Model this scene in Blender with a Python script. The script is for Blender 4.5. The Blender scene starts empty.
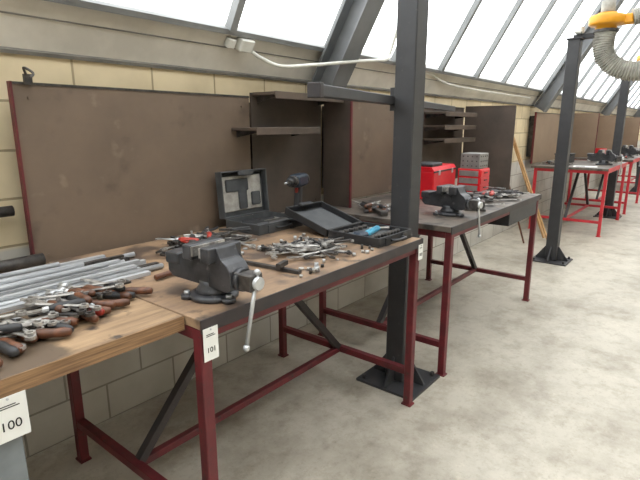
import bpy, bmesh, math, random
from mathutils import Vector, Matrix, Euler
random.seed(7)
scene = bpy.context.scene
COL = scene.collection
try:
    scene.view_settings.view_transform = 'Standard'
    scene.view_settings.look = 'None'
    scene.view_settings.exposure = 0.0
except Exception as e: print('VIEW',e)

def lin(c):
    out=[]
    for v in c:
        v=v/255.0
        out.append(v/12.92 if v<=0.04045 else ((v+0.055)/1.055)**2.4)
    return (out[0],out[1],out[2],1.0)

def mat(name, c1, c2=None, rough=0.6, metal=0.0, scale=8.0, detail=4.0, bump=0.0, stretch=(1,1,1), lo=0.35, hi=0.65, wear=None, wear2=None):
    m=bpy.data.materials.new(name); m.use_nodes=True
    nt=m.node_tree; N=nt.nodes; L=nt.links
    bs=N['Principled BSDF']
    bs.inputs['Roughness'].default_value=rough; bs.inputs['Metallic'].default_value=metal
    if c2 is None: c2=tuple(max(0,v*0.82) for v in c1)
    tc=N.new('ShaderNodeTexCoord'); mp=N.new('ShaderNodeMapping'); mp.inputs['Scale'].default_value=stretch
    L.new(tc.outputs['Object'],mp.inputs['Vector'])
    no=N.new('ShaderNodeTexNoise'); no.inputs['Scale'].default_value=scale; no.inputs['Detail'].default_value=detail
    no.inputs['Roughness'].default_value=0.6
    L.new(mp.outputs['Vector'],no.inputs['Vector'])
    cr=N.new('ShaderNodeValToRGB'); cr.color_ramp.elements[0].position=lo; cr.color_ramp.elements[1].position=hi
    cr.color_ramp.elements[0].color=lin(c1); cr.color_ramp.elements[1].color=lin(c2)
    L.new(no.outputs['Fac'],cr.inputs['Fac'])
    out=cr.outputs['Color']
    for wr in (wear,wear2):
        if not wr: continue
        n2=N.new('ShaderNodeTexNoise'); n2.inputs['Scale'].default_value=wr[1]; n2.inputs['Detail'].default_value=8
        L.new(tc.outputs['Object'],n2.inputs['Vector'])
        r2=N.new('ShaderNodeValToRGB'); r2.color_ramp.elements[0].position=wr[2]; r2.color_ramp.elements[1].position=wr[2]+0.12
        L.new(n2.outputs['Fac'],r2.inputs['Fac'])
        mx=N.new('ShaderNodeMixRGB'); L.new(r2.outputs['Color'],mx.inputs['Fac']); L.new(out,mx.inputs['Color1']); mx.inputs['Color2'].default_value=lin(wr[0])
        out=mx.outputs['Color']
    L.new(out,bs.inputs['Base Color'])
    if bump>0:
        bp=N.new('ShaderNodeBump'); bp.inputs['Strength'].default_value=bump; bp.inputs['Distance'].default_value=0.01
        L.new(no.outputs['Fac'],bp.inputs['Height']); L.new(bp.outputs['Normal'],bs.inputs['Normal'])
    return m

# ---------------------------------------------------------------- materials
M={}
M['post']=mat('post_dark_paint',(46,46,48),(56,56,58),rough=0.5,scale=5,wear=((80,78,76),30,0.66))
M['redframe']=mat('frame_dark_red',(108,34,40),(80,27,32),rough=0.5,scale=9,wear=((62,44,40),24,0.62))
M['brightred']=mat('frame_bright_red',(198,48,58),(172,38,48),rough=0.45,scale=9)
M['brace']=mat('brace_black',(42,39,41),(58,50,50),rough=0.55,scale=10)
M['benchtop']=mat('bench_top_worn',(160,132,104),(116,94,76),rough=0.5,scale=4,stretch=(1,3,1),detail=8,wear=((84,70,60),5,0.50),wear2=((50,44,40),13,0.58))
M['benchtop2']=mat('bench_top_dark',(112,102,92),(84,76,70),rough=0.45,scale=5,detail=8,wear=((56,52,50),9,0.53))
M['ply']=mat('plywood_top',(166,138,106),(124,100,76),rough=0.6,scale=4,stretch=(1,7,1),detail=8,wear=((92,76,60),6,0.52),wear2=((58,48,42),16,0.62))
M['plyedge']=mat('plywood_edge',(158,124,88),(108,80,56),rough=0.7,scale=6,stretch=(1,1,30))
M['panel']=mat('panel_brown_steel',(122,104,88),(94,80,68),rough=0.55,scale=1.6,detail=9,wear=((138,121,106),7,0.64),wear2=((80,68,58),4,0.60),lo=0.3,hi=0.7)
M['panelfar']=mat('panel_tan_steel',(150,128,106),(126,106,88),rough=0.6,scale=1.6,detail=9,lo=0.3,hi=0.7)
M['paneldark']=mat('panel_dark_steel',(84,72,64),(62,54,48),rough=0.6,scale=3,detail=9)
M['shelf']=mat('shelf_brown_steel',(92,78,68),(70,60,52),rough=0.55,scale=5,detail=6)
M['steel']=mat('bare_steel',(206,208,210),(170,172,174),rough=0.3,metal=0.6,scale=14)
M['alu']=mat('aluminium',(204,206,208),(166,168,172),rough=0.38,metal=0.3,scale=10,stretch=(1,12,12))
M['tool']=mat('tool_steel',(200,197,192),(122,118,114),rough=0.33,metal=0.5,scale=30)
M['toold']=mat('tool_dark_steel',(86,82,79),(52,50,49),rough=0.42,metal=0.4,scale=30)
M['vise']=mat('vise_cast_iron',(70,70,73),(48,49,52),rough=0.38,metal=0.25,scale=16,bump=0.15,wear=((108,107,106),26,0.63))
M['woodh']=mat('handle_wood',(112,68,44),(70,44,30),rough=0.45,scale=12,stretch=(1,4,1))
M['woodl']=mat('wood_light',(196,156,108),(168,128,84),rough=0.6,scale=9,stretch=(4,4,1))
M['redh']=mat('handle_red',(176,58,44),(136,42,34),rough=0.4,scale=12)
M['black']=mat('black_plastic',(36,36,38),(47,47,49),rough=0.5,scale=20)
M['foam']=mat('case_foam_grey',(172,168,160),(140,136,130),rough=0.8,scale=20)
M['casegrey']=mat('case_grey_plastic',(78,80,82),(60,62,64),rough=0.55,scale=12)
M['blue']=mat('drill_blue',(44,56,70),(34,44,58),rough=0.4,scale=9)
M['cyan']=mat('cyan_plastic',(70,160,190),(60,130,160),rough=0.4,scale=9)
M['toolboxred']=mat('toolbox_red',(212,24,38),(188,20,32),rough=0.35,scale=6)
M['greybox']=mat('grey_painted_metal',(136,134,130),(112,110,108),rough=0.5,scale=9)
M['paper']=mat('white_paper',(236,236,232),(226,226,222),rough=0.8,scale=5)
M['ink']=mat('black_ink',(24,24,26),(30,30,32),rough=0.8)
M['yellow']=mat('fan_yellow',(226,160,34),(206,140,26),rough=0.4,scale=6)
M['hose']=mat('hose_grey',(170,168,158),(136,134,126),rough=0.6,scale=12)
M['white']=mat('white_plastic',(226,226,218),(206,206,198),rough=0.45,scale=6)
M['band']=mat('plaster_band',(222,217,206),(198,193,182),rough=0.75,scale=3,detail=8)
M['trim']=mat('trim_grey_metal',(134,131,125),(106,104,100),rough=0.6,scale=5,detail=6)
M['beam']=mat('roof_beam_grey',(122,124,126),(104,106,108),rough=0.6,scale=3)
M['mull']=mat('mullion_grey',(140,142,142),(120,122,122),rough=0.55,scale=3)
M['ceil']=mat('ceiling_paint',(215,213,206),(200,198,192),rough=0.8,scale=2)
M['greyleg']=mat('leg_grey_paint',(128,134,138),(110,116,120),rough=0.5,scale=7)

def wall_mat():
    m=bpy.data.materials.new('painted_block_wall'); m.use_nodes=True
    nt=m.node_tree;N=nt.nodes;L=nt.links;bs=N['Principled BSDF'];bs.inputs['Roughness'].default_value=0.75
    tc=N.new('ShaderNodeTexCoord');sp=N.new('ShaderNodeSeparateXYZ');L.new(tc.outputs['Object'],sp.inputs[0])
    ad=N.new('ShaderNodeMath');ad.operation='ADD';L.new(sp.outputs['X'],ad.inputs[0]);L.new(sp.outputs['Y'],ad.inputs[1])
    cb=N.new('ShaderNodeCombineXYZ');L.new(ad.outputs[0],cb.inputs['X']);L.new(sp.outputs['Z'],cb.inputs['Y'])
    br=N.new('ShaderNodeTexBrick');L.new(cb.outputs[0],br.inputs['Vector'])
    br.inputs['Scale'].default_value=1.0;br.inputs['Brick Width'].default_value=0.40;br.inputs['Row Height'].default_value=0.20
    br.inputs['Mortar Size'].default_value=0.006;br.inputs['Mortar Smooth'].default_value=0.3
    br.inputs['Color1'].default_value=(1,1,1,1);br.inputs['Color2'].default_value=(0.88,0.88,0.88,1);br.inputs['Mortar'].default_value=(0.5,0.48,0.45,1)
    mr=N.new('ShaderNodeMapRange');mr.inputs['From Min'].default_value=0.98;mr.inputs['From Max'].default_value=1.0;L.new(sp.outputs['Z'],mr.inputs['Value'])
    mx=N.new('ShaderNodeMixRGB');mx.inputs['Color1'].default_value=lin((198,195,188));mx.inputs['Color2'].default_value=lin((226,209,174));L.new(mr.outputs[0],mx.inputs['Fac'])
    mu=N.new('ShaderNodeMixRGB');mu.blend_type='MULTIPLY';mu.inputs['Fac'].default_value=1;L.new(mx.outputs[0],mu.inputs['Color1']);L.new(br.outputs['Color'],mu.inputs['Color2'])
    no=N.new('ShaderNodeTexNoise');no.inputs['Scale'].default_value=3;no.inputs['Detail'].default_value=8;L.new(tc.outputs['Object'],no.inputs['Vector'])
    r=N.new('ShaderNodeValToRGB');r.color_ramp.elements[0].color=(0.76,0.75,0.73,1);r.color_ramp.elements[1].color=(1,1,1,1);r.color_ramp.elements[0].position=0.3;r.color_ramp.elements[1].position=0.6;L.new(no.outputs['Fac'],r.inputs['Fac'])
    m2=N.new('ShaderNodeMixRGB');m2.blend_type='MULTIPLY';m2.inputs['Fac'].default_value=1;L.new(mu.outputs[0],m2.inputs['Color1']);L.new(r.outputs[0],m2.inputs['Color2'])
    L.new(m2.outputs[0],bs.inputs['Base Color'])
    bp=N.new('ShaderNodeBump');bp.inputs['Strength'].default_value=0.5;bp.inputs['Distance'].default_value=0.01;bp.invert=True
    L.new(br.outputs['Fac'],bp.inputs['Height']);L.new(bp.outputs[0],bs.inputs['Normal'])
    return m
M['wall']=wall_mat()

def floor_mat():
    m=bpy.data.materials.new('stained_concrete'); m.use_nodes=True
    nt=m.node_tree;N=nt.nodes;L=nt.links;bs=N['Principled BSDF']
    tc=N.new('ShaderNodeTexCoord')
    def noise(s,d=8,dist=0.0,r=0.6):
        n=N.new('ShaderNodeTexNoise');n.inputs['Scale'].default_value=s;n.inputs['Detail'].default_value=d;n.inputs['Distortion'].default_value=dist;n.inputs['Roughness'].default_value=r
        L.new(tc.outputs['Object'],n.inputs['Vector']);return n
    def ramp(n,a,b,ca,cb_):
        r=N.new('ShaderNodeValToRGB');r.color_ramp.elements[0].position=a;r.color_ramp.elements[1].position=b;r.color_ramp.elements[0].color=ca;r.color_ramp.elements[1].color=cb_
        L.new(n.outputs['Fac'],r.inputs['Fac']);return r
    base=ramp(noise(0.8,6,0.0),0.3,0.7,lin((170,163,150)),lin((190,183,169)))
    st=ramp(noise(1.7,12,0.0,0.7),0.38,0.56,(0.62,0.60,0.57,1),(1,1,1,1))
    st2=ramp(noise(6,8,0.0,0.75),0.38,0.50,(0.78,0.76,0.73,1),(1,1,1,1))
    sp=ramp(noise(40,6,0,0.8),0.32,0.46,(0.74,0.73,0.71,1),(1,1,1,1))
    sc=ramp(noise(9,3,0,0.9),0.62,0.70,(1,1,1,1),(1.16,1.16,1.14,1))
    c=base.outputs[0]
    for n_,f in((st,0.85),(st2,0.8),(sp,0.8),(sc,0.7)):
        a=N.new('ShaderNodeMixRGB');a.blend_type='MULTIPLY';a.inputs['Fac'].default_value=f;L.new(c,a.inputs['Color1']);L.new(n_.outputs[0],a.inputs['Color2']);c=a.outputs[0]
    L.new(c,bs.inputs['Base Color'])
    rr=ramp(noise(4,5),0.3,0.7,(0.42,)*3+(1,),(0.62,)*3+(1,));L.new(rr.outputs[0],bs.inputs['Roughness'])
    return m
M['floor']=floor_mat()

def glass_mat():
    m=bpy.data.materials.new('roof_glass');m.use_nodes=True
    nt=m.node_tree;N=nt.nodes;L=nt.links;N.remove(N['Principled BSDF']);o=N['Material Output']
    t=N.new('ShaderNodeBsdfTransparent');t.inputs[0].default_value=(0.96,0.97,0.97,1)
    g=N.new('ShaderNodeBsdfGlossy');g.inputs['Roughness'].default_value=0.1
    x=N.new('ShaderNodeMixShader');x.inputs[0].default_value=0.04
    L.new(t.outputs[0],x.inputs[1]);L.new(g.outputs[0],x.inputs[2]);L.new(x.outputs[0],o.inputs[0]);return m
M['glass']=glass_mat()

# ---------------------------------------------------------------- builder
class B:
    def __init__(s,name,Mx=None):
        s.name=name;s.bm=bmesh.new();s.mats=[];s.M=Mx or Matrix.Identity(4)
    def mi(s,k):
        m=M[k]
        if m not in s.mats:s.mats.append(m)
        return s.mats.index(m)
    def _take(s,t,k,L,smooth='auto'):
        i=s.mi(k)
        bmesh.ops.transform(t,matrix=s.M@L,verts=t.verts)
        bmesh.ops.recalc_face_normals(t,faces=t.faces)
        for f in t.faces:
            f.material_index=i
            f.smooth=(smooth is True)
        me=bpy.data.meshes.new('tmp');t.to_mesh(me);s.bm.from_mesh(me);bpy.data.meshes.remove(me);t.free()
    def box(s,c,d,k,R=None,bev=0.0,seg=1):
        t=bmesh.new();bmesh.ops.create_cube(t,size=1.0)
        for v in t.verts:v.co=Vector((v.co.x*d[0],v.co.y*d[1],v.co.z*d[2]))
        if bev>0:bmesh.ops.bevel(t,geom=list(t.edges),offset=bev,segments=seg,affect='EDGES',profile=0.5)
        L=Matrix.Translation(Vector(c))@(R.to_4x4() if R else Matrix.Identity(4))
        s._take(t,k,L);return s
    def bx(s,x0,x1,y0,y1,z0,z1,k,bev=0.0):
        return s.box(((x0+x1)/2,(y0+y1)/2,(z0+z1)/2),(x1-x0,y1-y0,z1-z0),k,bev=bev)
    def bar(s,p0,p1,w,h,k,bev=0.0,up=(0,0,1)):
        p0=Vector(p0);p1=Vector(p1);d=p1-p0;z=d.normalized();u=Vector(up)
        if abs(z.dot(u))>0.98:u=Vector((0,1,0))
        x=u.cross(z).normalized();y=z.cross(x)
        R=Matrix((x,y,z)).transposed()
        return s.box((p0+p1)/2,(w,h,d.length),k,R=R,bev=bev)
    def cyl(s,p0,p1,r,k,r2=None,seg=16,smooth=True):
        p0=Vector(p0);p1=Vector(p1);d=p1-p0
        t=bmesh.new();bmesh.ops.create_cone(t,cap_ends=True,segments=seg,radius1=r,radius2=r if r2 is None else r2,depth=d.length)
        q=Vector((0,0,1)).rotation_difference(d.normalized()).to_matrix().to_4x4()
        i=s.mi(k);bmesh.ops.transform(t,matrix=s.M@Matrix.Translation((p0+p1)/2)@q,verts=t.verts)
        for f in t.faces:
            f.material_index=i;f.smooth=smooth and len(f.verts)==4
        me=bpy.data.meshes.new('tmp');t.to_mesh(me);s.bm.from_mesh(me);bpy.data.meshes.remove(me);t.free();return s
    def sph(s,c,r,k,sc=(1,1,1)):
        t=bmesh.new();bmesh.ops.create_uvsphere(t,u_segments=14,v_segments=8,radius=r)
        for v in t.verts:v.co=Vector((v.co.x*sc[0],v.co.y*sc[1],v.co.z*sc[2]))
        s._take(t,k,Matrix.Translation(Vector(c)),smooth=True);return s
    def lathe(s,prof,k,L=None,seg=20):
        t=bmesh.new();rings=[]
        for r,z in prof:
            rings.append([t.verts.new((r*math.cos(2*math.pi*i/seg),r*math.sin(2*math.pi*i/seg),z)) for i in range(seg)])
        for a,b in zip(rings[:-1],rings[1:]):
            for i in range(seg):
                j=(i+1)%seg;t.faces.new((a[i],a[j],b[j],b[i]))
        t.faces.new(rings[0]);t.faces.new(rings[-1])
        s._take(t,k,L or Matrix.Identity(4),smooth=True);return s
    def prism(s,poly,th,k,L=None,bev=0):
        t=bmesh.new();a=[t.verts.new((x,y,-th/2)) for x,y in poly];b=[t.verts.new((x,y,th/2)) for x,y in poly]
        n=len(poly);t.faces.new(a[::-1]);t.faces.new(b)
        for i in range(n):
            j=(i+1)%n;t.faces.new((a[i],a[j],b[j],b[i]))
        if bev>0:bmesh.ops.bevel(t,geom=list(t.edges),offset=bev,segments=2,affect='EDGES',profile=0.5)
        s._take(t,k,L or Matrix.Identity(4));return s
    def ring(s,ro,ri,th,k,L=None,seg=16):
        t=bmesh.new();V=[]
        for i in range(seg):
            a=2*math.pi*i/seg;c,n=math.cos(a),math.sin(a)
            V.append([t.verts.new((r*c,r*n,z)) for r,z in((ro,-th/2),(ro,th/2),(ri,th/2),(ri,-th/2))])
        for i in range(seg):
            j=(i+1)%seg
            for q in range(4):
                w=(q+1)%4;t.faces.new((V[i][q],V[j][q],V[j][w],V[i][w]))
        s._take(t,k,L or Matrix.Identity(4));return s
    def tube(s,pts,r,k,seg=10,n=10,rib=0.0):
        P=[Vector(p) for p in pts];P=[P[0]*2-P[1]]+P+[P[-1]*2-P[-2]];Q=[]
        for i in range(1,len(P)-2):
            for j in range(n):
                t=j/n;a,b,c,d=P[i-1:i+3]
                Q.append(0.5*((2*b)+(c-a)*t+(2*a-5*b+4*c-d)*t*t+(3*b-a-3*c+d)*t**3))
        Q.append(P[-2]);t=bmesh.new();rings=[];prev=None
        for i,q in enumerate(Q):
            d=(Q[min(i+1,len(Q)-1)]-Q[max(i-1,0)]).normalized()
            if prev is None:
                u=Vector((0,0,1)) if abs(d.z)<0.9 else Vector((1,0,0));x=u.cross(d).normalized()
            else:x=(prev-d*prev.dot(d)).normalized()
            prev=x;y=d.cross(x);rr=r+(rib if i%2 else -rib)
            rings.append([t.verts.new(q+(x*math.cos(2*math.pi*m/seg)+y*math.sin(2*math.pi*m/seg))*rr) for m in range(seg)])
        for a,b in zip(rings[:-1],rings[1:]):
            for m in range(seg):
                w=(m+1)%seg;t.faces.new((a[m],a[w],b[w],b[m]))
        t.faces.new(rings[0]);t.faces.new(rings[-1])
        s._take(t,k,Matrix.Identity(4),smooth=(rib==0));return s
    def done(s,recenter=True,parent=None):
        me=bpy.data.meshes.new(s.name+'_mesh');s.bm.to_mesh(me);s.bm.free()
        for m in s.mats:me.materials.append(m)
        ob=bpy.data.objects.new(s.name,me);COL.objects.link(ob)
        if recenter and len(me.vertices):
            xs=[v.co.x for v in me.vertices];ys=[v.co.y for v in me.vertices];zs=[v.co.z for v in me.vertices]
            c=Vector(((min(xs)+max(xs))/2,(min(ys)+max(ys))/2,min(zs)))
            me.transform(Matrix.Translation(-c));ob.location=c
        return ob
def RX(a):return Matrix.Rotation(math.radians(a),3,'X')
def RY(a):return Matrix.Rotation(math.radians(a),3,'Y')
def RZ(a):return Matrix.Rotation(math.radians(a),3,'Z')
def T(x,y,z,rz=0,s=1):return Matrix.Translation((x,y,z))@Matrix.Rotation(math.radians(rz),4,'Z')@Matrix.Scale(s,4)

# ---------------------------------------------------------------- room shell
XA,XB=-4.0,30.0; YL,YR=2.30,-8.0; ZT=4.8
B('floor').bx(XA,XB,YR,YL+0.2,-0.1,0,'floor').done(False)
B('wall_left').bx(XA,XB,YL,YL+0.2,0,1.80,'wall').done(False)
B('wall_right').bx(XA,XB,YR-0.2,YR,0,ZT,'wall').done(False)  # out of view; closed to full height to cut side light under benches
B('wall_back').bx(XA-0.2,XA,YR-0.2,YL+0.2,0,ZT,'ceil').done(False)
B('wall_far').bx(XB,XB+0.2,YR-0.2,YL+0.2,0,ZT,'ceil').done(False)
def rp(s,o=0.0):
    return (2.176-0.5*s-0.866*o, 2.015+0.866*s-0.5*o)
SL=(ZT-2.015)/0.866
R30=RX(30)
L_=XB-XA;XC=(XA+XB)/2
b=B('trim_1')
y,z=rp(-0.125,-0.03);b.box((XC,y,z),(L_,0.06,0.262),'band',R=R30)
b.done(False)
b=B('trim_2')
y,z=rp(-0.245,0.010);b.box((XC,y,z),(L_,0.024,0.016),'trim',R=R30)
y,z=rp(-0.10,0.003);b.box((XC,y,z),(L_,0.006,0.005),'trim',R=R30)
b.done(False)
b=B('trim_3')
y,z=rp(-0.005,0.018);b.box((XC,y,z),(L_,0.04,0.028),'mull',R=R30)
b.done(False)
b=B('window_frame')
x=1.91-0.86*6
while x<XB:
    y,z=rp(SL/2,0.02);b.box((x,y,z),(0.045,0.05,SL),'mull',R=R30)
    x+=0.86
y,z=rp(1.9,0.01);b.box((XC,y,z),(L_,0.03,0.04),'mull',R=R30)
b.done(False)
b=B('window_1');y,z=rp(SL/2,-0.012);b.box((XC,y,z),(L_,0.006,SL),'glass',R=R30);b.done(False)
for bx_ in (-2.4,2.78,7.96,13.1,18.3,23.5):
    b=B('roof_beam')
    p0=rp(-0.24,0.13);p1=rp(SL-0.1,0.13)
    y=(p0[0]+p1[0])/2;z=(p0[1]+p1[1])/2;L=SL+0.14
    b.box((bx_,y,z),(0.012,0.16,L),'beam',R=R30)
    for o in(0.055,0.21):
        q0=rp(-0.24,o);q1=rp(SL-0.1,o);b.box((bx_,(q0[0]+q1[0])/2,(q0[1]+q1[1])/2),(0.17,0.014,L),'beam',R=R30)
    b.done(False)
YO=-3.8
b=B('ceiling')  # out of view; opening narrowed so light falls steeply, darkening under the benches
b.bx(XA,XB,0.2,0.62,ZT,ZT+0.12,'ceil');b.bx(XA,XB,-8.2,YO,ZT,ZT+0.12,'ceil')
x=XA
while x<XB:
    b.bx(x,x+0.35,YO,0.2,ZT,ZT+0.12,'ceil');x+=2.6
b.done(False)
B('added_skylight').bx(XA,XB,YO,0.2,ZT+0.05,ZT+0.056,'glass').done(False)  # invented skylight out of view, added to let sky light into the aisle

# ---------------------------------------------------------------- electrical conduit
b=B('electrical_conduit')
y,z=rp(-0.06,0.035);X0=2.03
b.box((X0,y,z),(0.10,0.05,0.07),'white',R=R30,bev=0.006)
b.box((X0-0.10,y+0.01,z+0.0),(0.05,0.04,0.05),'white',R=R30,bev=0.004)
b.tube([(X0+0.05,y,z-0.03),(X0+0.10,y-0.02,z-0.06),(2.24,2.10,1.845),(2.45,2.04,1.865),(2.78,1.96,1.91),(3.05,1.96,1.945),(3.22,1.97,1.97),(3.27,1.97,2.03),(3.28,1.90,2.25)],0.011,'white',n=8)
b.tube([(X0-0.1,y,z+0.03),(X0-0.15,y-0.01,z+0.05),(X0-0.5,y-0.005,z+0.06)],0.006,'white',n=6)
b.done()
b=B('cable_conduit');y,z=rp(-0.1,0.02)
b.tube([(3.9,y,z+0.06),(4.4,y,z+0.05),(5.0,y,z-0.02),(7.5,y,z-0.03)],0.011,'white',n=6);b.done()

# ---------------------------------------------------------------- posts
def post(x,y,arm=True):
    b=B('steel_post')
    w=0.12;H=2.37
    b.bx(x-w/2,x+w/2,y-w/2,y+w/2,0.015,H,'post',bev=0.006)
    b.bx(x-0.175,x+0.175,y-0.19,y+0.19,0.0,0.015,'post')
    for sx,sy in((1,0),(-1,0),(0,1),(0,-1)):
        pr=[(w/2,0.015),(w/2+0.11,0.015),(w/2+0.11,0.03),(w/2+0.01,0.17),(w/2,0.17)]
        ang=math.degrees(math.atan2(sy,sx))
        L=Matrix.Translation((x,y,0))@Matrix.Rotation(math.radians(ang),4,'Z')@Matrix.Rotation(math.radians(90),4,'X')
        b.prism(pr,0.012,'post',L)
    for sx in(-1,1):
        for sy in(-1,1):
            b.cyl((x+sx*0.14,y+sy*0.155,0.015),(x+sx*0.14,y+sy*0.155,0.04),0.013,'toold',seg=6)
    b.bx(x-0.075,x+0.075,y-0.075,y+0.075,H,H+0.012,'post')
    b.done()
for px in(2.415,5.88,9.45,13.1,16.7,20.3):post(px,1.33)

# ---------------------------------------------------------------- fume extraction
def extractor(x,y):
    b=B('fume_extraction_fan')
    z=2.53
    b.bx(x-0.035,x+0.035,y-0.02,y+0.27,2.384,2.43,'post',bev=0.004)
    b.bx(x-0.14,x-0.01,y+0.17,y+0.25,2.43,2.50,'white',bev=0.01)
    b.lathe([(0.08,-0.08),(0.10,-0.07),(0.10,-0.04),(0.155,-0.035),(0.165,-0.02),(0.165,0.04),(0.155,0.055),(0.10,0.06),(0.09,0.08)],'yellow',Matrix.Translation((x,y-0.02,z)))
    b.lathe([(0.06,0.08),(0.065,0.10),(0.065,0.19),(0.05,0.21)],'hose',Matrix.Translation((x,y-0.02,z)))
    b.box((x+0.05,y-0.17,z+0.01),(0.12,0.16,0.09),'yellow',bev=0.01)
    b.ring(0.12,0.085,0.025,'toold',Matrix.Translation((x,y-0.02,z-0.09)))
    b.tube([(x,y-0.02,z-0.08),(x-0.02,y-0.02,z-0.24),(x-0.01,y-0.06,z-0.36),(x+0.02,y-0.18,z-0.46),(x+0.06,y-0.36,z-0.49),(x+0.1,y-0.58,z-0.42),(x+0.1,y-0.8,z-0.25)],0.095,'hose',seg=18,n=14,rib=0.008)
    b.tube([(x+0.06,y-0.24,z+0.02),(x+0.09,y-0.40,z+0.08),(x+0.1,y-0.58,z+0.3),(x+0.1,y-0.7,z+0.8),(x+0.1,y-0.72,ZT-0.01)],0.08,'hose',seg=16,n=16,rib=0.007)
    b.tube([(x+0.1,y-0.8,z-0.25),(x+0.1,y-0.72,z-0.75)],0.02,'black',n=4)
    b.done()
for px in(5.98,9.58,13.18,16.78):extractor(px,1.10)

# ---------------------------------------------------------------- benches
def bench(name,x0,x1,y0,y1,frame,top,lx0,lx1,drawer=False,edge='brace'):
    b=B(name);zt=0.94;w=0.04
    b.bx(x0,x1,y0+0.004,y1,zt-0.032,zt,top,bev=0.002)
    b.bx(x0-0.001,x1+0.003,y0-0.002,y0+0.004,zt-0.042,zt+0.001,edge)
    b.bx(x1,x1+0.004,y0,y1,zt-0.042,zt+0.001,edge)
    yf=y0+0.03;yb=y1-0.06;ym=(yf+yb)/2
    for lx in(lx0,lx1):
        for ly in(yf,yb):
            b.bx(lx-w/2,lx+w/2,ly-w/2,ly+w/2,0.0,zt-0.033,frame,bev=0.003)
            b.bx(lx-w/2-0.004,lx+w/2+0.004,ly-w/2-0.008,ly+w/2+0.008,0,0.008,frame)
        b.bx(lx-0.018,lx+0.018,yf+w/2,yb-w/2,0.18,0.216,frame,bev=0.002)
        b.bx(lx-0.018,lx+0.018,yf+w/2,yb-w/2,zt-0.075,zt-0.034,frame,bev=0.002)
    for ly in(yf,yb):
        b.bx(lx0+w/2,lx1-w/2,ly-0.016,ly+0.016,zt-0.072,zt-0.034,frame,bev=0.002)
    b.bx(lx0+0.018,lx1-0.018,ym-0.016,ym+0.016,0.182,0.214,frame,bev=0.002)
    q=0.64
    b.bar((lx0+0.02,ym,0.21),(lx0+q,ym,zt-0.05),0.034,0.034,'brace')
    b.bar((lx1-0.02,ym,0.21),(lx1-q,ym,zt-0.05),0.034,0.034,'brace')
    if drawer:
        b.bx(3.62,lx1-w/2-0.01,y0+0.012,y0+0.45,zt-0.16,zt-0.034,'black',bev=0.004)
    return b.done()
bench('workbench',0.833,2.232,1.12,2.15,'redframe','benchtop',0.856,2.205)
bench('workbench',2.585,4.37,1.12,2.15,'redframe','benchtop2',2.63,4.33,drawer=True)
bench('workbench',7.55,9.25,1.12,2.12,'brightred','benchtop2',7.60,9.20,edge='brightred')
bench('workbench',9.85,11.55,1.12,2.12,'brightred','benchtop2',9.9,11.5,edge='brightred')
bench('workbench',13.6,15.4,1.12,2.12,'brightred','benchtop2',13.65,15.35,edge='brightred')
b=B('plywood_workbench')
b.bx(-1.3,0.828,1.20,2.15,0.892,0.94,'ply',bev=0.002)
b.bx(-1.3,0.829,1.197,1.202,0.893,0.938,'plyedge')
for lx in(0.33,-1.2):
    for ly in(1.245,2.09):
        b.bx(lx-0.035,lx+0.035,ly-0.03,ly+0.03,0,0.892,'greyleg',bev=0.003)
    b.bx(lx-0.02,lx+0.02,1.275,2.06,0.15,0.19,'greyleg')
b.bx(-1.165,0.295,2.07,2.11,0.82,0.892,'greyleg')
b.bx(-1.165,0.295,1.63,1.67,0.15,0.19,'greyleg')
b.bx(0.29,0.80,1.65,1.70,0.83,0.892,'greyleg')
b.done()

# ---------------------------------------------------------------- back panels with shelves
def panel(x0,x1,z0,z1,left_edge=True,k='panel'):
    b=B('steel_back_panel')
    b.bx(x0,x1,2.19,2.20,z0,z1,k)
    if left_edge:b.bx(x0-0.008,x0,2.175,2.205,z0,z1,'redframe')
    b.bx(x0,x1,2.186,2.192,z1-0.010,z1,'toold')
    for xx in(x0+0.1,x1-0.1):
        b.bx(xx-0.02,xx+0.02,2.20,2.298,z0+0.1,z1-0.05,'toold')
    for i in(0,1):
        for zz in(z0+0.05,z1-0.06):b.cyl((x0+0.06+i*(x1-x0-0.12),2.19,zz),(x0+0.06+i*(x1-x0-0.12),2.185,zz),0.006,k,seg=8)
    b.done()
def partition(x,y0,z0,z1,k='paneldark',edge='redframe'):
    b=B('steel_partition')
    b.bx(x-0.006,x+0.006,y0+0.006,2.182,z0,z1,k)
    b.bx(x-0.008,x+0.008,y0-0.006,y0+0.006,z0,z1,edge)
    b.bx(x-0.010,x+0.010,y0,2.18,z1-0.010,z1+0.003,k)
    b.done()
def shelves(x0,x1,zs,y0=1.97):
    b=B('wall_shelf')
    for z in zs:
        b.bx(x0,x1,y0,2.183,z-0.012,z+0.006,'shelf',bev=0.002)
        b.bx(x0,x1,y0-0.006,y0+0.002,z-0.034,z+0.008,'shelf',bev=0.002)
        for xx in(x0+0.04,x1-0.04):
            L=Matrix.Translation((xx,0,0))@Matrix.Rotation(math.radians(90),4,'Z')@Matrix.Rotation(math.radians(90),4,'X')
            b.prism([(2.183,z-0.012),(2.183,z-0.05),(y0+0.02,z-0.02),(y0+0.02,z-0.012)],0.004,'toold',L)
    b.done()
panel(0.80,2.06,0.91,1.67)
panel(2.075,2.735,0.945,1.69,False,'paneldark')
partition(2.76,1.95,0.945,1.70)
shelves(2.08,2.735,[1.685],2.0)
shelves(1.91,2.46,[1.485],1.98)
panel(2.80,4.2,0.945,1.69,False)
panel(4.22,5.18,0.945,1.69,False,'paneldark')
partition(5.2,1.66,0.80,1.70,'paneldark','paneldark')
shelves(4.25,4.98,[1.62,1.50,1.38])
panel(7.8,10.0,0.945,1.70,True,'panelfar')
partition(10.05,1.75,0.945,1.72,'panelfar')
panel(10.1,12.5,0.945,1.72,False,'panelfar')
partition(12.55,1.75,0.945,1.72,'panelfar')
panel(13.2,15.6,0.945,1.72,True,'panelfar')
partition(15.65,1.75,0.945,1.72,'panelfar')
panel(15.7,19,0.6,1.72,False,'panelfar')
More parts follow.
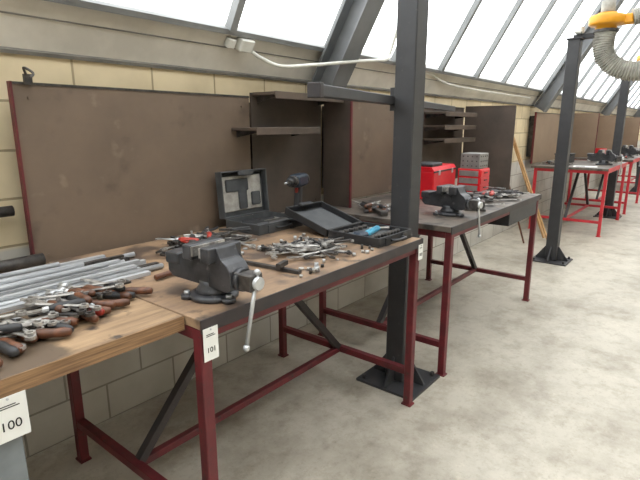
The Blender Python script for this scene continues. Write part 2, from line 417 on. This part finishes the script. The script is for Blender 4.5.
b=B('swing_boom')
b.bar((1.46,1.19,1.628),(4.2,1.88,1.645),0.045,0.045,'post',bev=0.004)
b.bx(2.375,2.455,1.392,1.425,1.58,1.70,'post')
b.bar((1.435,1.184,1.628),(1.465,1.191,1.628),0.055,0.055,'brace',bev=0.003)
b.done()
b=B('wall_hook');b.tube([(0.86,2.18,1.69),(0.84,2.15,1.72),(0.86,2.12,1.70),(0.84,2.10,1.68)],0.005,'toold',n=5)
b.bx(0.845,0.875,2.17,2.184,1.66,1.70,'toold');b.done()

# ---------------------------------------------------------------- vise
def vise(x,y,z,rz=0,s=1.0,handle=20):
    b=B('bench_vise',T(x,y,z,rz,s))
    b.lathe([(0.085,0),(0.088,0.004),(0.088,0.014),(0.08,0.02),(0.068,0.022)],'vise',seg=28)
    for a in(20,140,260):
        c,n=math.cos(math.radians(a)),math.sin(math.radians(a))
        b.cyl((c*0.092,n*0.092,0),(c*0.092,n*0.092,0.016),0.024,'vise');b.cyl((c*0.094,n*0.094,0.016),(c*0.094,n*0.094,0.028),0.011,'steel',seg=6)
    b.lathe([(0.066,0.02),(0.06,0.035),(0.05,0.05),(0.052,0.065)],'vise',seg=20)
    LY=Matrix.Rotation(math.radians(90),4,'Z')@Matrix.Rotation(math.radians(90),4,'X')
    body=[(-0.03,0.05),(0.17,0.055),(0.195,0.075),(0.195,0.125),(0.17,0.14),(0.12,0.142),(0.085,0.152),(0.068,0.192),(0.022,0.196),(0.016,0.15),(-0.03,0.135)]
    b.prism(body,0.088,'vise',LY,bev=0.004)
    b.box((0,0.165,0.125),(0.10,0.075,0.045),'vise',bev=0.008,seg=2)
    b.box((0,0.045,0.17),(0.155,0.046,0.054),'vise',bev=0.006,seg=2)
    b.box((0,0.019,0.176),(0.15,0.010,0.034),'tool')
    b.box((0,-0.09,0.09),(0.062,0.24,0.058),'toold',bev=0.004)
    mov=[(-0.005,0.052),(-0.005,0.197),(-0.052,0.194),(-0.07,0.155),(-0.10,0.14),(-0.115,0.12),(-0.115,0.055),(-0.09,0.045)]
    b.prism([(p-0.018,q) for p,q in mov],0.092,'vise',LY,bev=0.004)
    b.box((0,-0.046,0.17),(0.155,0.044,0.054),'vise',bev=0.006,seg=2)
    b.box((0,-0.021,0.176),(0.15,0.010,0.034),'tool')
    b.cyl((0,-0.13,0.088),(0,-0.155,0.088),0.04,'vise',seg=20)
    b.cyl((0,-0.155,0.088),(0,-0.19,0.088),0.017,'steel')
    b.cyl((0,-0.185,0.088),(0,-0.225,0.088),0.022,'steel',seg=14)
    a=math.radians(handle);c,n=math.cos(a),math.sin(a)
    p2=Vector((0.22*n,-0.205,0.088-0.22*c));p1=Vector((-0.035*n,-0.205,0.088+0.035*c))
    b.cyl(p1,p2,0.007,'steel',seg=10)
    b.sph(p1,0.012,'steel');b.sph(p2,0.012,'steel')
    b.cyl((0.05,0.02,0.04),(0.12,0.0,0.055),0.006,'steel',seg=8);b.sph((0.12,0,0.055),0.010,'steel')
    return b.done()
vise(1.0,1.262,0.941,rz=3,s=0.94,handle=-14)
vise(2.97,1.31,0.941,rz=-5,s=0.95,handle=12)
vise(8.35,1.32,0.941,rz=0,s=1.1,handle=12)
vise(10.6,1.32,0.941,rz=0,s=1.1,handle=-10)

# ---------------------------------------------------------------- hand tools
def wrench(b,L,len_=0.2,k='tool',w=0.016):
    o=b.M;b.M=o@L
    h=len_/2
    b.box((0,0,0),(len_-0.03,w*0.8,0.005),k,bev=0.0015)
    pts=[];r=w*1.05
    for i in range(11):
        a=math.radians(40+280*i/10);pts.append((h+r*math.cos(a),r*math.sin(a)))
    pts+=[(h-r*0.1,-r*0.42),(h-r*0.25,0),(h-r*0.1,r*0.42)]
    b.prism(pts,0.007,k)
    b.ring(w*0.85,w*0.5,0.009,k,Matrix.Translation((-h,0,0)),seg=12)
    b.M=o
def pliers(b,L,k='tool',hk='redh'):
    o=b.M;b.M=o@L
    for sg in(-1,1):
        b.tube([(-0.10,sg*0.026,0),(-0.06,sg*0.024,0),(-0.01,sg*0.008,0),(0.0,0,0)],0.0055,hk,seg=6,n=4)
        b.prism([(0,-sg*0.002),(0.004,sg*0.012),(0.03,sg*0.010),(0.055,sg*0.003),(0.055,sg*0.0005)],0.010,k)
    b.cyl((0,0,-0.008),(0,0,0.008),0.011,k,seg=12)
    b.M=o
def handled(b,L,hk='woodh',hl=0.11,bl=0.16,kind='file'):
    o=b.M;b.M=o@L
    b.lathe([(0.004,0),(0.010,0.003),(0.0135,0.02),(0.0125,0.045),(0.0145,0.07),(0.011,hl-0.012),(0.008,hl)],hk,Matrix.Rotation(math.radians(90),4,'Y'),seg=12)
    b.cyl((hl-0.003,0,0),(hl+0.014,0,0),0.009,'steel',seg=10)
    if kind=='file':
        b.prism([(hl+0.01,-0.004),(hl+0.03,-0.010),(hl+bl*0.7,-0.010),(hl+bl,-0.004),(hl+bl,0.004),(hl+bl*0.7,0.010),(hl+0.03,0.010),(hl+0.01,0.004)],0.006,'tool')
    elif kind=='driver':
        b.cyl((hl,0,0),(hl+bl*0.85,0,0),0.0045,'steel',seg=8);b.box((hl+bl*0.87,0,0),(0.014,0.010,0.003),'steel')
    else:
        b.cyl((hl,0,0),(hl+bl*0.45,0,0),0.006,'steel',seg=8)
        b.cyl((hl+bl*0.45,0,0),(hl+bl*0.7,0,0),0.012,'steel',seg=8)
    b.M=o
def hammer(b,L,hk='woodh'):
    o=b.M;b.M=o@L
    b.tube([(0,0,0),(0.08,0,0.001),(0.2,0,0),(0.27,0,0)],0.011,hk,seg=8,n=4)
    b.box((0.275,0.0,0),(0.026,0.06,0.024),'toold',bev=0.004)
    b.cyl((0.275,-0.03,0),(0.275,-0.055,0),0.013,'tool',seg=12)
    b.prism([(0.263,0.03),(0.287,0.03),(0.278,0.06),(0.272,0.06)],0.024,'tool')
    b.M=o
def RM(x,y,z,rz,tilt=0,roll=0):
    return Matrix.Translation((x,y,z))@Matrix.Rotation(math.radians(rz),4,'Z')@Matrix.Rotation(math.radians(tilt),4,'Y')@Matrix.Rotation(math.radians(roll),4,'X')

b=B('file_pile')
kinds=['file','driver','file','socket']
for i in range(16):
    t=i/15
    x=0.36+0.50*t+random.uniform(-0.015,0.015); y=1.265+0.17*t+random.uniform(-0.03,0.03)
    rz=122+random.uniform(-28,28)
    hk=['woodh','black','woodh','woodh','woodh','woodh','black','woodh'][i%8]
    if i==9:hk='redh'
    handled(b,RM(x,y,0.957+(i%2)*0.002,rz,-1),hk,0.105,random.uniform(0.10,0.16),kinds[i%4])
for i in range(9):
    t=random.random();x=0.42+0.38*t;y=1.30+0.15*t+random.uniform(0,0.06);rz=128+random.uniform(-50,50)
    handled(b,RM(x,y,0.980+random.uniform(0,0.010),rz,2),random.choice(['woodh','black','woodh','black']),0.10,0.14,random.choice(kinds))
for i in range(30):
    t=random.random()
    wrench(b,RM(0.36+0.38*t,1.40+0.08*t+random.uniform(-0.04,0.08),0.962+0.006*(i%6),random.uniform(70,170),random.uniform(-3,3)),random.uniform(0.12,0.18),'tool' if i%4 else 'toold')
b.done()
b=B('wrench_pile')
for i in range(46):
    a=random.uniform(0,6.28);r=random.random()**0.7
    x=1.66+0.19*r*math.cos(a);y=1.41+0.14*r*math.sin(a)
    wrench(b,RM(x,y,0.953+0.03*(1-r)*random.random()+0.004*(i%3),random.uniform(0,180),random.uniform(-3,3),random.uniform(-10,10)),random.uniform(0.13,0.18),['tool','toold','tool','toold','tool'][i%5])
for i in range(5):
    pliers(b,RM(1.66+random.uniform(-0.12,0.12),1.40+random.uniform(-0.07,0.07),0.975,random.uniform(0,360)),'tool',random.choice(['black','toold','tool']))
b.done()
b=B('wrench_pile')
for i in range(58):
    a=random.uniform(0,6.28);r=random.random()**0.7
    x=1.43+0.18*r*math.cos(a);y=1.82+0.12*r*math.sin(a)
    wrench(b,RM(x,y,0.955+0.06*(1-r)*random.random()+0.004*(i%3),random.uniform(-20,130),random.uniform(-4,4),random.uniform(-10,10)),random.uniform(0.14,0.21),random.choice(['tool','toold','toold']),0.02)
for i in range(9):
    pliers(b,RM(1.43+random.uniform(-0.15,0.15),1.82+random.uniform(-0.08,0.08),1.0,random.uniform(0,360)),'toold',['black','toold','black','tool','redh'][i%5])
for i in range(3):
    handled(b,RM(1.36+random.uniform(-0.06,0.12),1.78+random.uniform(-0.04,0.04),1.0,random.uniform(0,180)),random.choice(['redh','black']),0.1,0.12,'driver')
b.done()
b=B('hammer');hammer(b,RM(0.97,1.56,0.954,6,0));b.done()
b=B('clamp_bar');b.bar((1.33,1.53,0.948),(1.37,1.20,0.948),0.02,0.012,'toold');b.bar((1.31,1.535,0.951),(1.37,1.54,0.951),0.02,0.02,'toold');b.bar((1.33,1.28,0.966),(1.40,1.30,0.966),0.018,0.018,'toold');b.done()
# loose bits: nuts, sockets and washers across the bench top
b=B('loose_sockets_and_nuts')
for i in range(34):
    x=random.uniform(1.30,1.98);y=random.uniform(1.56,1.66) if i%2 else random.uniform(1.17,1.24)
    r=random.uniform(0.006,0.012)
    b.cyl((x,y,0.941),(x,y,0.941+random.uniform(0.006,0.024)),r,random.choice(['tool','toold','steel']),seg=random.choice([6,10]))
b.done()
b=B('metal_bar_stack')
for i in range(13):
    y=1.655+i*0.028;x1=1.06+random.uniform(-0.08,0.05);x0=-0.9+random.uniform(-.1,.1)
    k=['alu','steel','alu','toold','alu'][i%5]
    if i%3==0:b.bx(x0,x1,y-0.013,y+0.012,0.941,0.955,k)
    elif i%3==1:b.cyl((x0,y,0.953),(x1,y,0.953),0.0115,k,seg=12)
    else:b.bx(x0,x1,y-0.010,y+0.010,0.941,0.961,k)
for i in range(5):
    y=1.69+i*0.06;b.bar((-0.8,y-0.02,0.970),(0.98+0.05*(i%2),y+0.02,0.970),0.022,0.010,'toold' if i==3 else 'alu')
for i in range(3):
    y=1.74+i*0.07;b.cyl((-0.8,y,0.985),(0.9-0.06*i,y+0.03,0.985),0.010,'alu',seg=12)
b.done()
b=B('steel_flat_bar');b.bar((0.05,1.57,0.945),(0.90,1.625,0.945),0.03,0.006,'toold');b.done()
b=B('steel_pipe');b.cyl((0.35,2.10,0.968),(0.80,2.10,0.968),0.026,'toold',seg=18);b.cyl((0.80,2.10,0.968),(0.802,2.10,0.968),0.018,'black');b.done()
b=B('steel_pipe');b.cyl((0.20,2.235,1.16),(0.76,2.235,1.16),0.022,'toold',seg=18);b.bx(0.45,0.49,2.21,2.30,1.12,1.135,'toold');b.done()

# ---------------------------------------------------------------- cases
def open_case(name,x,y,z,w,d,h,lidang,shell,inner,rz=0,stuff=None):
    b=B(name,T(x,y,z,rz));t=0.006
    def tray(bb,L,hh):
        o=bb.M;bb.M=o@L
        bb.bx(-w/2,w/2,0,d,0,t,shell)
        bb.bx(-w/2,-w/2+t,0,d,t,hh,shell,bev=0.002);bb.bx(w/2-t,w/2,0,d,t,hh,shell,bev=0.002)
        bb.bx(-w/2+t,w/2-t,0,t,t,hh,shell,bev=0.002);bb.bx(-w/2+t,w/2-t,d-t,d,t,hh,shell,bev=0.002)
        for xx in(-w/4,w/4):bb.bx(xx-0.02,xx+0.02,-0.006,0.0,0.0,hh*0.8,shell)
        bb.M=o
    tray(b,Matrix.Translation((0,-d,0)),h)
    b.bx(-w/2+0.012,w/2-0.012,-d+0.012,-0.012,t,h*0.55,inner,bev=0.004)
    Ld=Matrix.Translation((0,0.004,h))@Matrix.Rotation(math.radians(lidang),4,'X')
    o=b.M;b.M=o@Ld
    b.bx(-w/2,w/2,h*0.9-t,h*0.9,0,d,shell)
    for x0,x1,z0,z1 in((-w/2,-w/2+t,0,d),(w/2-t,w/2,0,d),(-w/2,w/2,0,t),(-w/2,w/2,d-t,d)):
        b.bx(x0,x1,0,h*0.9,z0,z1,shell,bev=0.002)
    b.bx(-w/2+0.025,w/2-0.025,h*0.6,h*0.9-t-0.001,0.03,d-0.03,inner,bev=0.004)
    if stuff=='drill':
        b.bx(-w*0.36,w*0.12,h*0.5,h*0.61,d*0.55,d*0.82,shell,bev=0.006)
        b.bx(-w*0.1,w*0.08,h*0.5,h*0.61,d*0.15,d*0.6,shell,bev=0.006)
        b.bx(w*0.18,w*0.38,h*0.5,h*0.61,d*0.2,d*0.5,shell,bev=0.006)
    b.bx(-w*0.16,w*0.16,-0.012,0.0,d-0.03,d,shell,bev=0.003)
    b.M=o
    if stuff=='drill':
        b.box((-w*0.22,-d*0.5,h*0.6),(0.10,0.14,0.03),'black',bev=0.01);b.box((w*0.1,-d*0.7,h*0.6),(0.16,0.05,0.03),'toold',bev=0.006)
        b.bx(-w*0.3,w*0.35,-d*0.35,-d*0.2,h*0.5,h*0.75,'black',bev=0.006)
    if stuff=='sockets':
        for i in range(9):
            b.cyl((-w/2+0.035+i*0.028,-d*0.8,h*0.55),(-w/2+0.035+i*0.028,-d*0.8,h*0.95),0.009+0.0005*i,'toold',seg=10)
        for i in range(6):
            b.cyl((-w/2+0.04+i*0.04,-d*0.18,h*0.55),(-w/2+0.04+i*0.04,-d*0.18,h*0.9),0.014,'toold',seg=10)
        b.box((0.02,-d*0.5,h*0.75),(0.17,0.035,0.03),'cyan',R=RZ(14),bev=0.01)
        b.box((-0.09,-d*0.52,h*0.72),(0.07,0.06,0.03),'blue',R=RZ(-10),bev=0.01)
        b.cyl((0.06,-d*0.35,h*0.75),(0.13,-d*0.6,h*0.8),0.008,'tool')
    b.tube([(-0.05,-d-0.004,h*0.5),(-0.045,-d-0.028,h*0.5),(0.045,-d-0.028,h*0.5),(0.05,-d-0.004,h*0.5)],0.007,'black',seg=8,n=4)
    return b.done()
open_case('drill_case',1.925,2.075,0.941,0.35,0.26,0.055,-5,'casegrey','foam',stuff='drill')
open_case('socket_set_case',2.075,1.49,0.941,0.30,0.31,0.045,-74,'black','casegrey',rz=-2,stuff='sockets')

b=B('cordless_drill',T(2.163,1.90,0.941,200,1.22))
b.box((0,0,0.025),(0.085,0.065,0.05),'black',bev=0.008,seg=2)
b.box((0.008,0,0.11),(0.042,0.034,0.14),'black',R=RY(-8),bev=0.01,seg=2)
b.box((0.0,0,0.205),(0.13,0.058,0.06),'blue',bev=0.014,seg=3)
b.cyl((-0.06,0,0.205),(-0.075,0,0.205),0.029,'black',seg=18)
b.cyl((0.06,0,0.207),(0.095,0,0.207),0.026,'toold',seg=18)
b.cyl((0.095,0,0.207),(0.13,0,0.207),0.022,'black',r2=0.013,seg=18)
b.cyl((0.13,0,0.207),(0.17,0,0.207),0.004,'steel',seg=8)
b.box((0.03,0,0.16),(0.012,0.014,0.025),'redh',bev=0.003)
b.done()

# ---------------------------------------------------------------- bench 2 items
b=B('red_toolbox',T(3.70,1.80,0.941,4))
b.box((0,0,0.11),(0.48,0.22,0.22),'toolboxred',bev=0.008)
b.prism([(-0.11,0.22),(0.11,0.22),(0.09,0.25),(-0.09,0.25)],0.48,'toolboxred',Matrix.Rotation(math.radians(90),4,'Z')@Matrix.Rotation(math.radians(90),4,'X'))
b.box((0,-0.112,0.215),(0.49,0.006,0.012),'black')
b.box((-0.1,0,0.262),(0.22,0.16,0.03),'black',bev=0.008)
for xx in(-0.14,0.14):b.box((xx,-0.115,0.205),(0.03,0.008,0.04),'steel',bev=0.002)
b.done()
b=B('parts_drawer_cabinet',T(4.22,1.66,0.941,0))
b.box((0,0,0.10),(0.22,0.20,0.20),'toolboxred',bev=0.004)
for i in range(3):
    b.box((0,-0.102,0.035+i*0.063),(0.20,0.008,0.055),'toolboxred',bev=0.003);b.box((0,-0.109,0.04+i*0.063),(0.06,0.01,0.008),'black')
    b.box((-0.111,0,0.035+i*0.063),(0.006,0.17,0.048),'greybox',bev=0.002)
b.box((0.0,0,0.265),(0.20,0.17,0.13),'greybox',bev=0.004)
for i in range(4):
    for j in range(3):
        b.cyl((-0.10,-0.06+0.04*i,0.225+j*0.04),(-0.104,-0.06+0.04*i,0.225+j*0.04),0.006,'toold',seg=8)
        b.cyl((-0.07+0.045*i,-0.085,0.225+j*0.04),(-0.07+0.045*i,-0.089,0.225+j*0.04),0.006,'toold',seg=8)
b.done()
b=B('hand_tool_pile')
for i in range(50):
    x=random.uniform(3.46,4.24);y=random.uniform(1.22,1.50)
    wrench(b,RM(x,y,0.952+0.01*(i%4),random.uniform(0,180),random.uniform(-1,1)),random.uniform(0.12,0.2),random.choice(['tool','toold']),0.022)
for i in range(9):
    handled(b,RM(random.uniform(3.5,4.0),random.uniform(1.26,1.42),0.963+0.014*(i%3),random.uniform(-30,30),0),random.choice(['black','redh','woodh']),0.11,0.13,'file')
for i in range(12):
    pliers(b,RM(random.uniform(3.55,4.2),random.uniform(1.25,1.45),0.985,random.uniform(0,360)),'toold','black')
for i in range(4):
    b.box((3.55+i*0.18,1.35+0.03*(i%2),0.972),(0.09,0.06,0.06),['toold','vise','black','toold'][i],R=RZ(20*i),bev=0.006)
b.done()
b=B('machinist_block',T(3.25,1.25,0.941,20));b.box((0,0,0.04),(0.09,0.12,0.05),'toold',bev=0.006);b.box((0,0,0.075),(0.05,0.05,0.03),'vise',bev=0.01);b.box((0,0,0.0075),(0.11,0.14,0.015),'toold',bev=0.002);b.done()
b=B('hand_tool_pile')
for i in range(9):
    handled(b,RM(random.uniform(2.66,2.74),random.uniform(1.62,1.80),0.957+0.014*(i%3),random.uniform(-10,60),0),random.choice(['black','woodh']),0.11,0.16,'file')
b.bar((2.64,1.60,0.958),(2.95,1.95,0.958),0.05,0.03,'toold',bev=0.004);b.bar((2.66,1.75,0.953),(3.05,1.98,0.953),0.03,0.02,'brace',bev=0.004)
b.done()
for (x,y,xt,zt,k)in((6.86,1.62,6.92,1.50,'woodl'),(6.98,1.70,7.10,1.32,'woodl'),(6.50,1.82,6.40,1.42,'woodh')):
    b=B('wooden_batten');b.bar((x,y,0.014),(xt,2.27,zt),0.035,0.02,k);b.done()
def smallstuff(x0,x1,y0=1.25,y1=1.62):
    b=B('hand_tool_pile')
    for i in range(16):
        wrench(b,RM(random.uniform(x0,x1),random.uniform(y0,y1),0.952+0.01*(i%3),random.uniform(0,180)),random.uniform(0.12,0.2),random.choice(['tool','toold']),0.024)
    for i in range(6):
        handled(b,RM((x0+x1)/2-0.1,random.uniform(y0,y1),0.963+0.01*(i%3),random.uniform(-30,30)),random.choice(['black','redh','woodh']),0.11,0.13,'file')
    b.done()
smallstuff(7.85,8.1,1.75,2.0);smallstuff(8.7,9.05,1.25,1.6);smallstuff(10.1,10.35);smallstuff(10.9,11.3,1.25,1.45)
b=B('paper_sheet',T(7.78,1.45,0.942,10));b.box((0,0,0.001),(0.21,0.3,0.002),'paper');b.box((-0.03,0.06,0.0023),(0.1,0.12,0.0006),'greybox');b.done()
b=B('red_storage_bin',T(10.85,1.85,0.941,0))
b.box((0,0,0.006),(0.4,0.26,0.012),'toolboxred')
for sx in(-1,1):b.box((sx*0.195,0,0.07),(0.01,0.26,0.13),'toolboxred');b.box((0,sx*0.125,0.07),(0.4,0.01,0.13),'toolboxred')
b.done()
b=B('black_storage_box',T(8.55,1.90,0.941,0));b.box((0,0,0.06),(0.32,0.22,0.12),'black',bev=0.006);b.box((0,0,0.13),(0.34,0.24,0.02),'black',bev=0.006);b.done()

# ---------------------------------------------------------------- number tags
def tag(txt,x,y,z,w,h,rz=0,ts=0.045):
    b=B('number_tag',T(x,y,z,rz));b.bx(-w/2,w/2,-0.0015,0.0,-h/2,h/2,'paper')
    b.cyl((0,-0.0005,h/2-0.006),(0,-0.004,h/2-0.006),0.003,'steel',seg=8)
    b.bx(-w*0.3,w*0.3,-0.0022,-0.0015,h*0.24,h*0.26,'ink')
    b.bx(-w*0.3,w*0.2,-0.0022,-0.0015,h*0.29,h*0.31,'ink')
    ob=b.done(False)
    cu=bpy.data.curves.new('tag_text','FONT');cu.body=txt;cu.size=ts;cu.align_x='CENTER';cu.extrude=0.0004
    cu.materials.append(M['ink'])
    t=bpy.data.objects.new('tag_text',cu);COL.objects.link(t);t.parent=ob
    t.matrix_local=T(x,y,z,rz)@Matrix.Translation((0,-0.0025,-h*0.25))@Matrix.Rotation(math.radians(90),4,'X')
tag('100',0.338,1.192,0.842,0.078,0.11,ts=0.032)
tag('101',0.862,1.116,0.860,0.055,0.105,ts=0.024)
tag('102',2.205,1.116,0.875,0.045,0.08,ts=0.022)

# ---------------------------------------------------------------- world & lights
w=bpy.data.worlds.new('overcast_sky');scene.world=w;w.use_nodes=True
bg=w.node_tree.nodes['Background'];bg.inputs['Color'].default_value=(0.985,0.995,1.0,1);bg.inputs['Strength'].default_value=4.3

# ---------------------------------------------------------------- camera
cam=bpy.data.cameras.new('camera');co=bpy.data.objects.new('camera',cam);COL.objects.link(co)
cam.sensor_fit='HORIZONTAL';cam.sensor_width=36.0;cam.lens=490/640*36.0;cam.clip_start=0.05
co.location=(0,0,1.5)
yaw=math.radians(38.8);p=math.radians(13.1)
d=Vector((math.cos(yaw)*math.cos(p),math.sin(yaw)*math.cos(p),-math.sin(p)))
co.rotation_euler=d.to_track_quat('-Z','Y').to_euler()
scene.camera=co
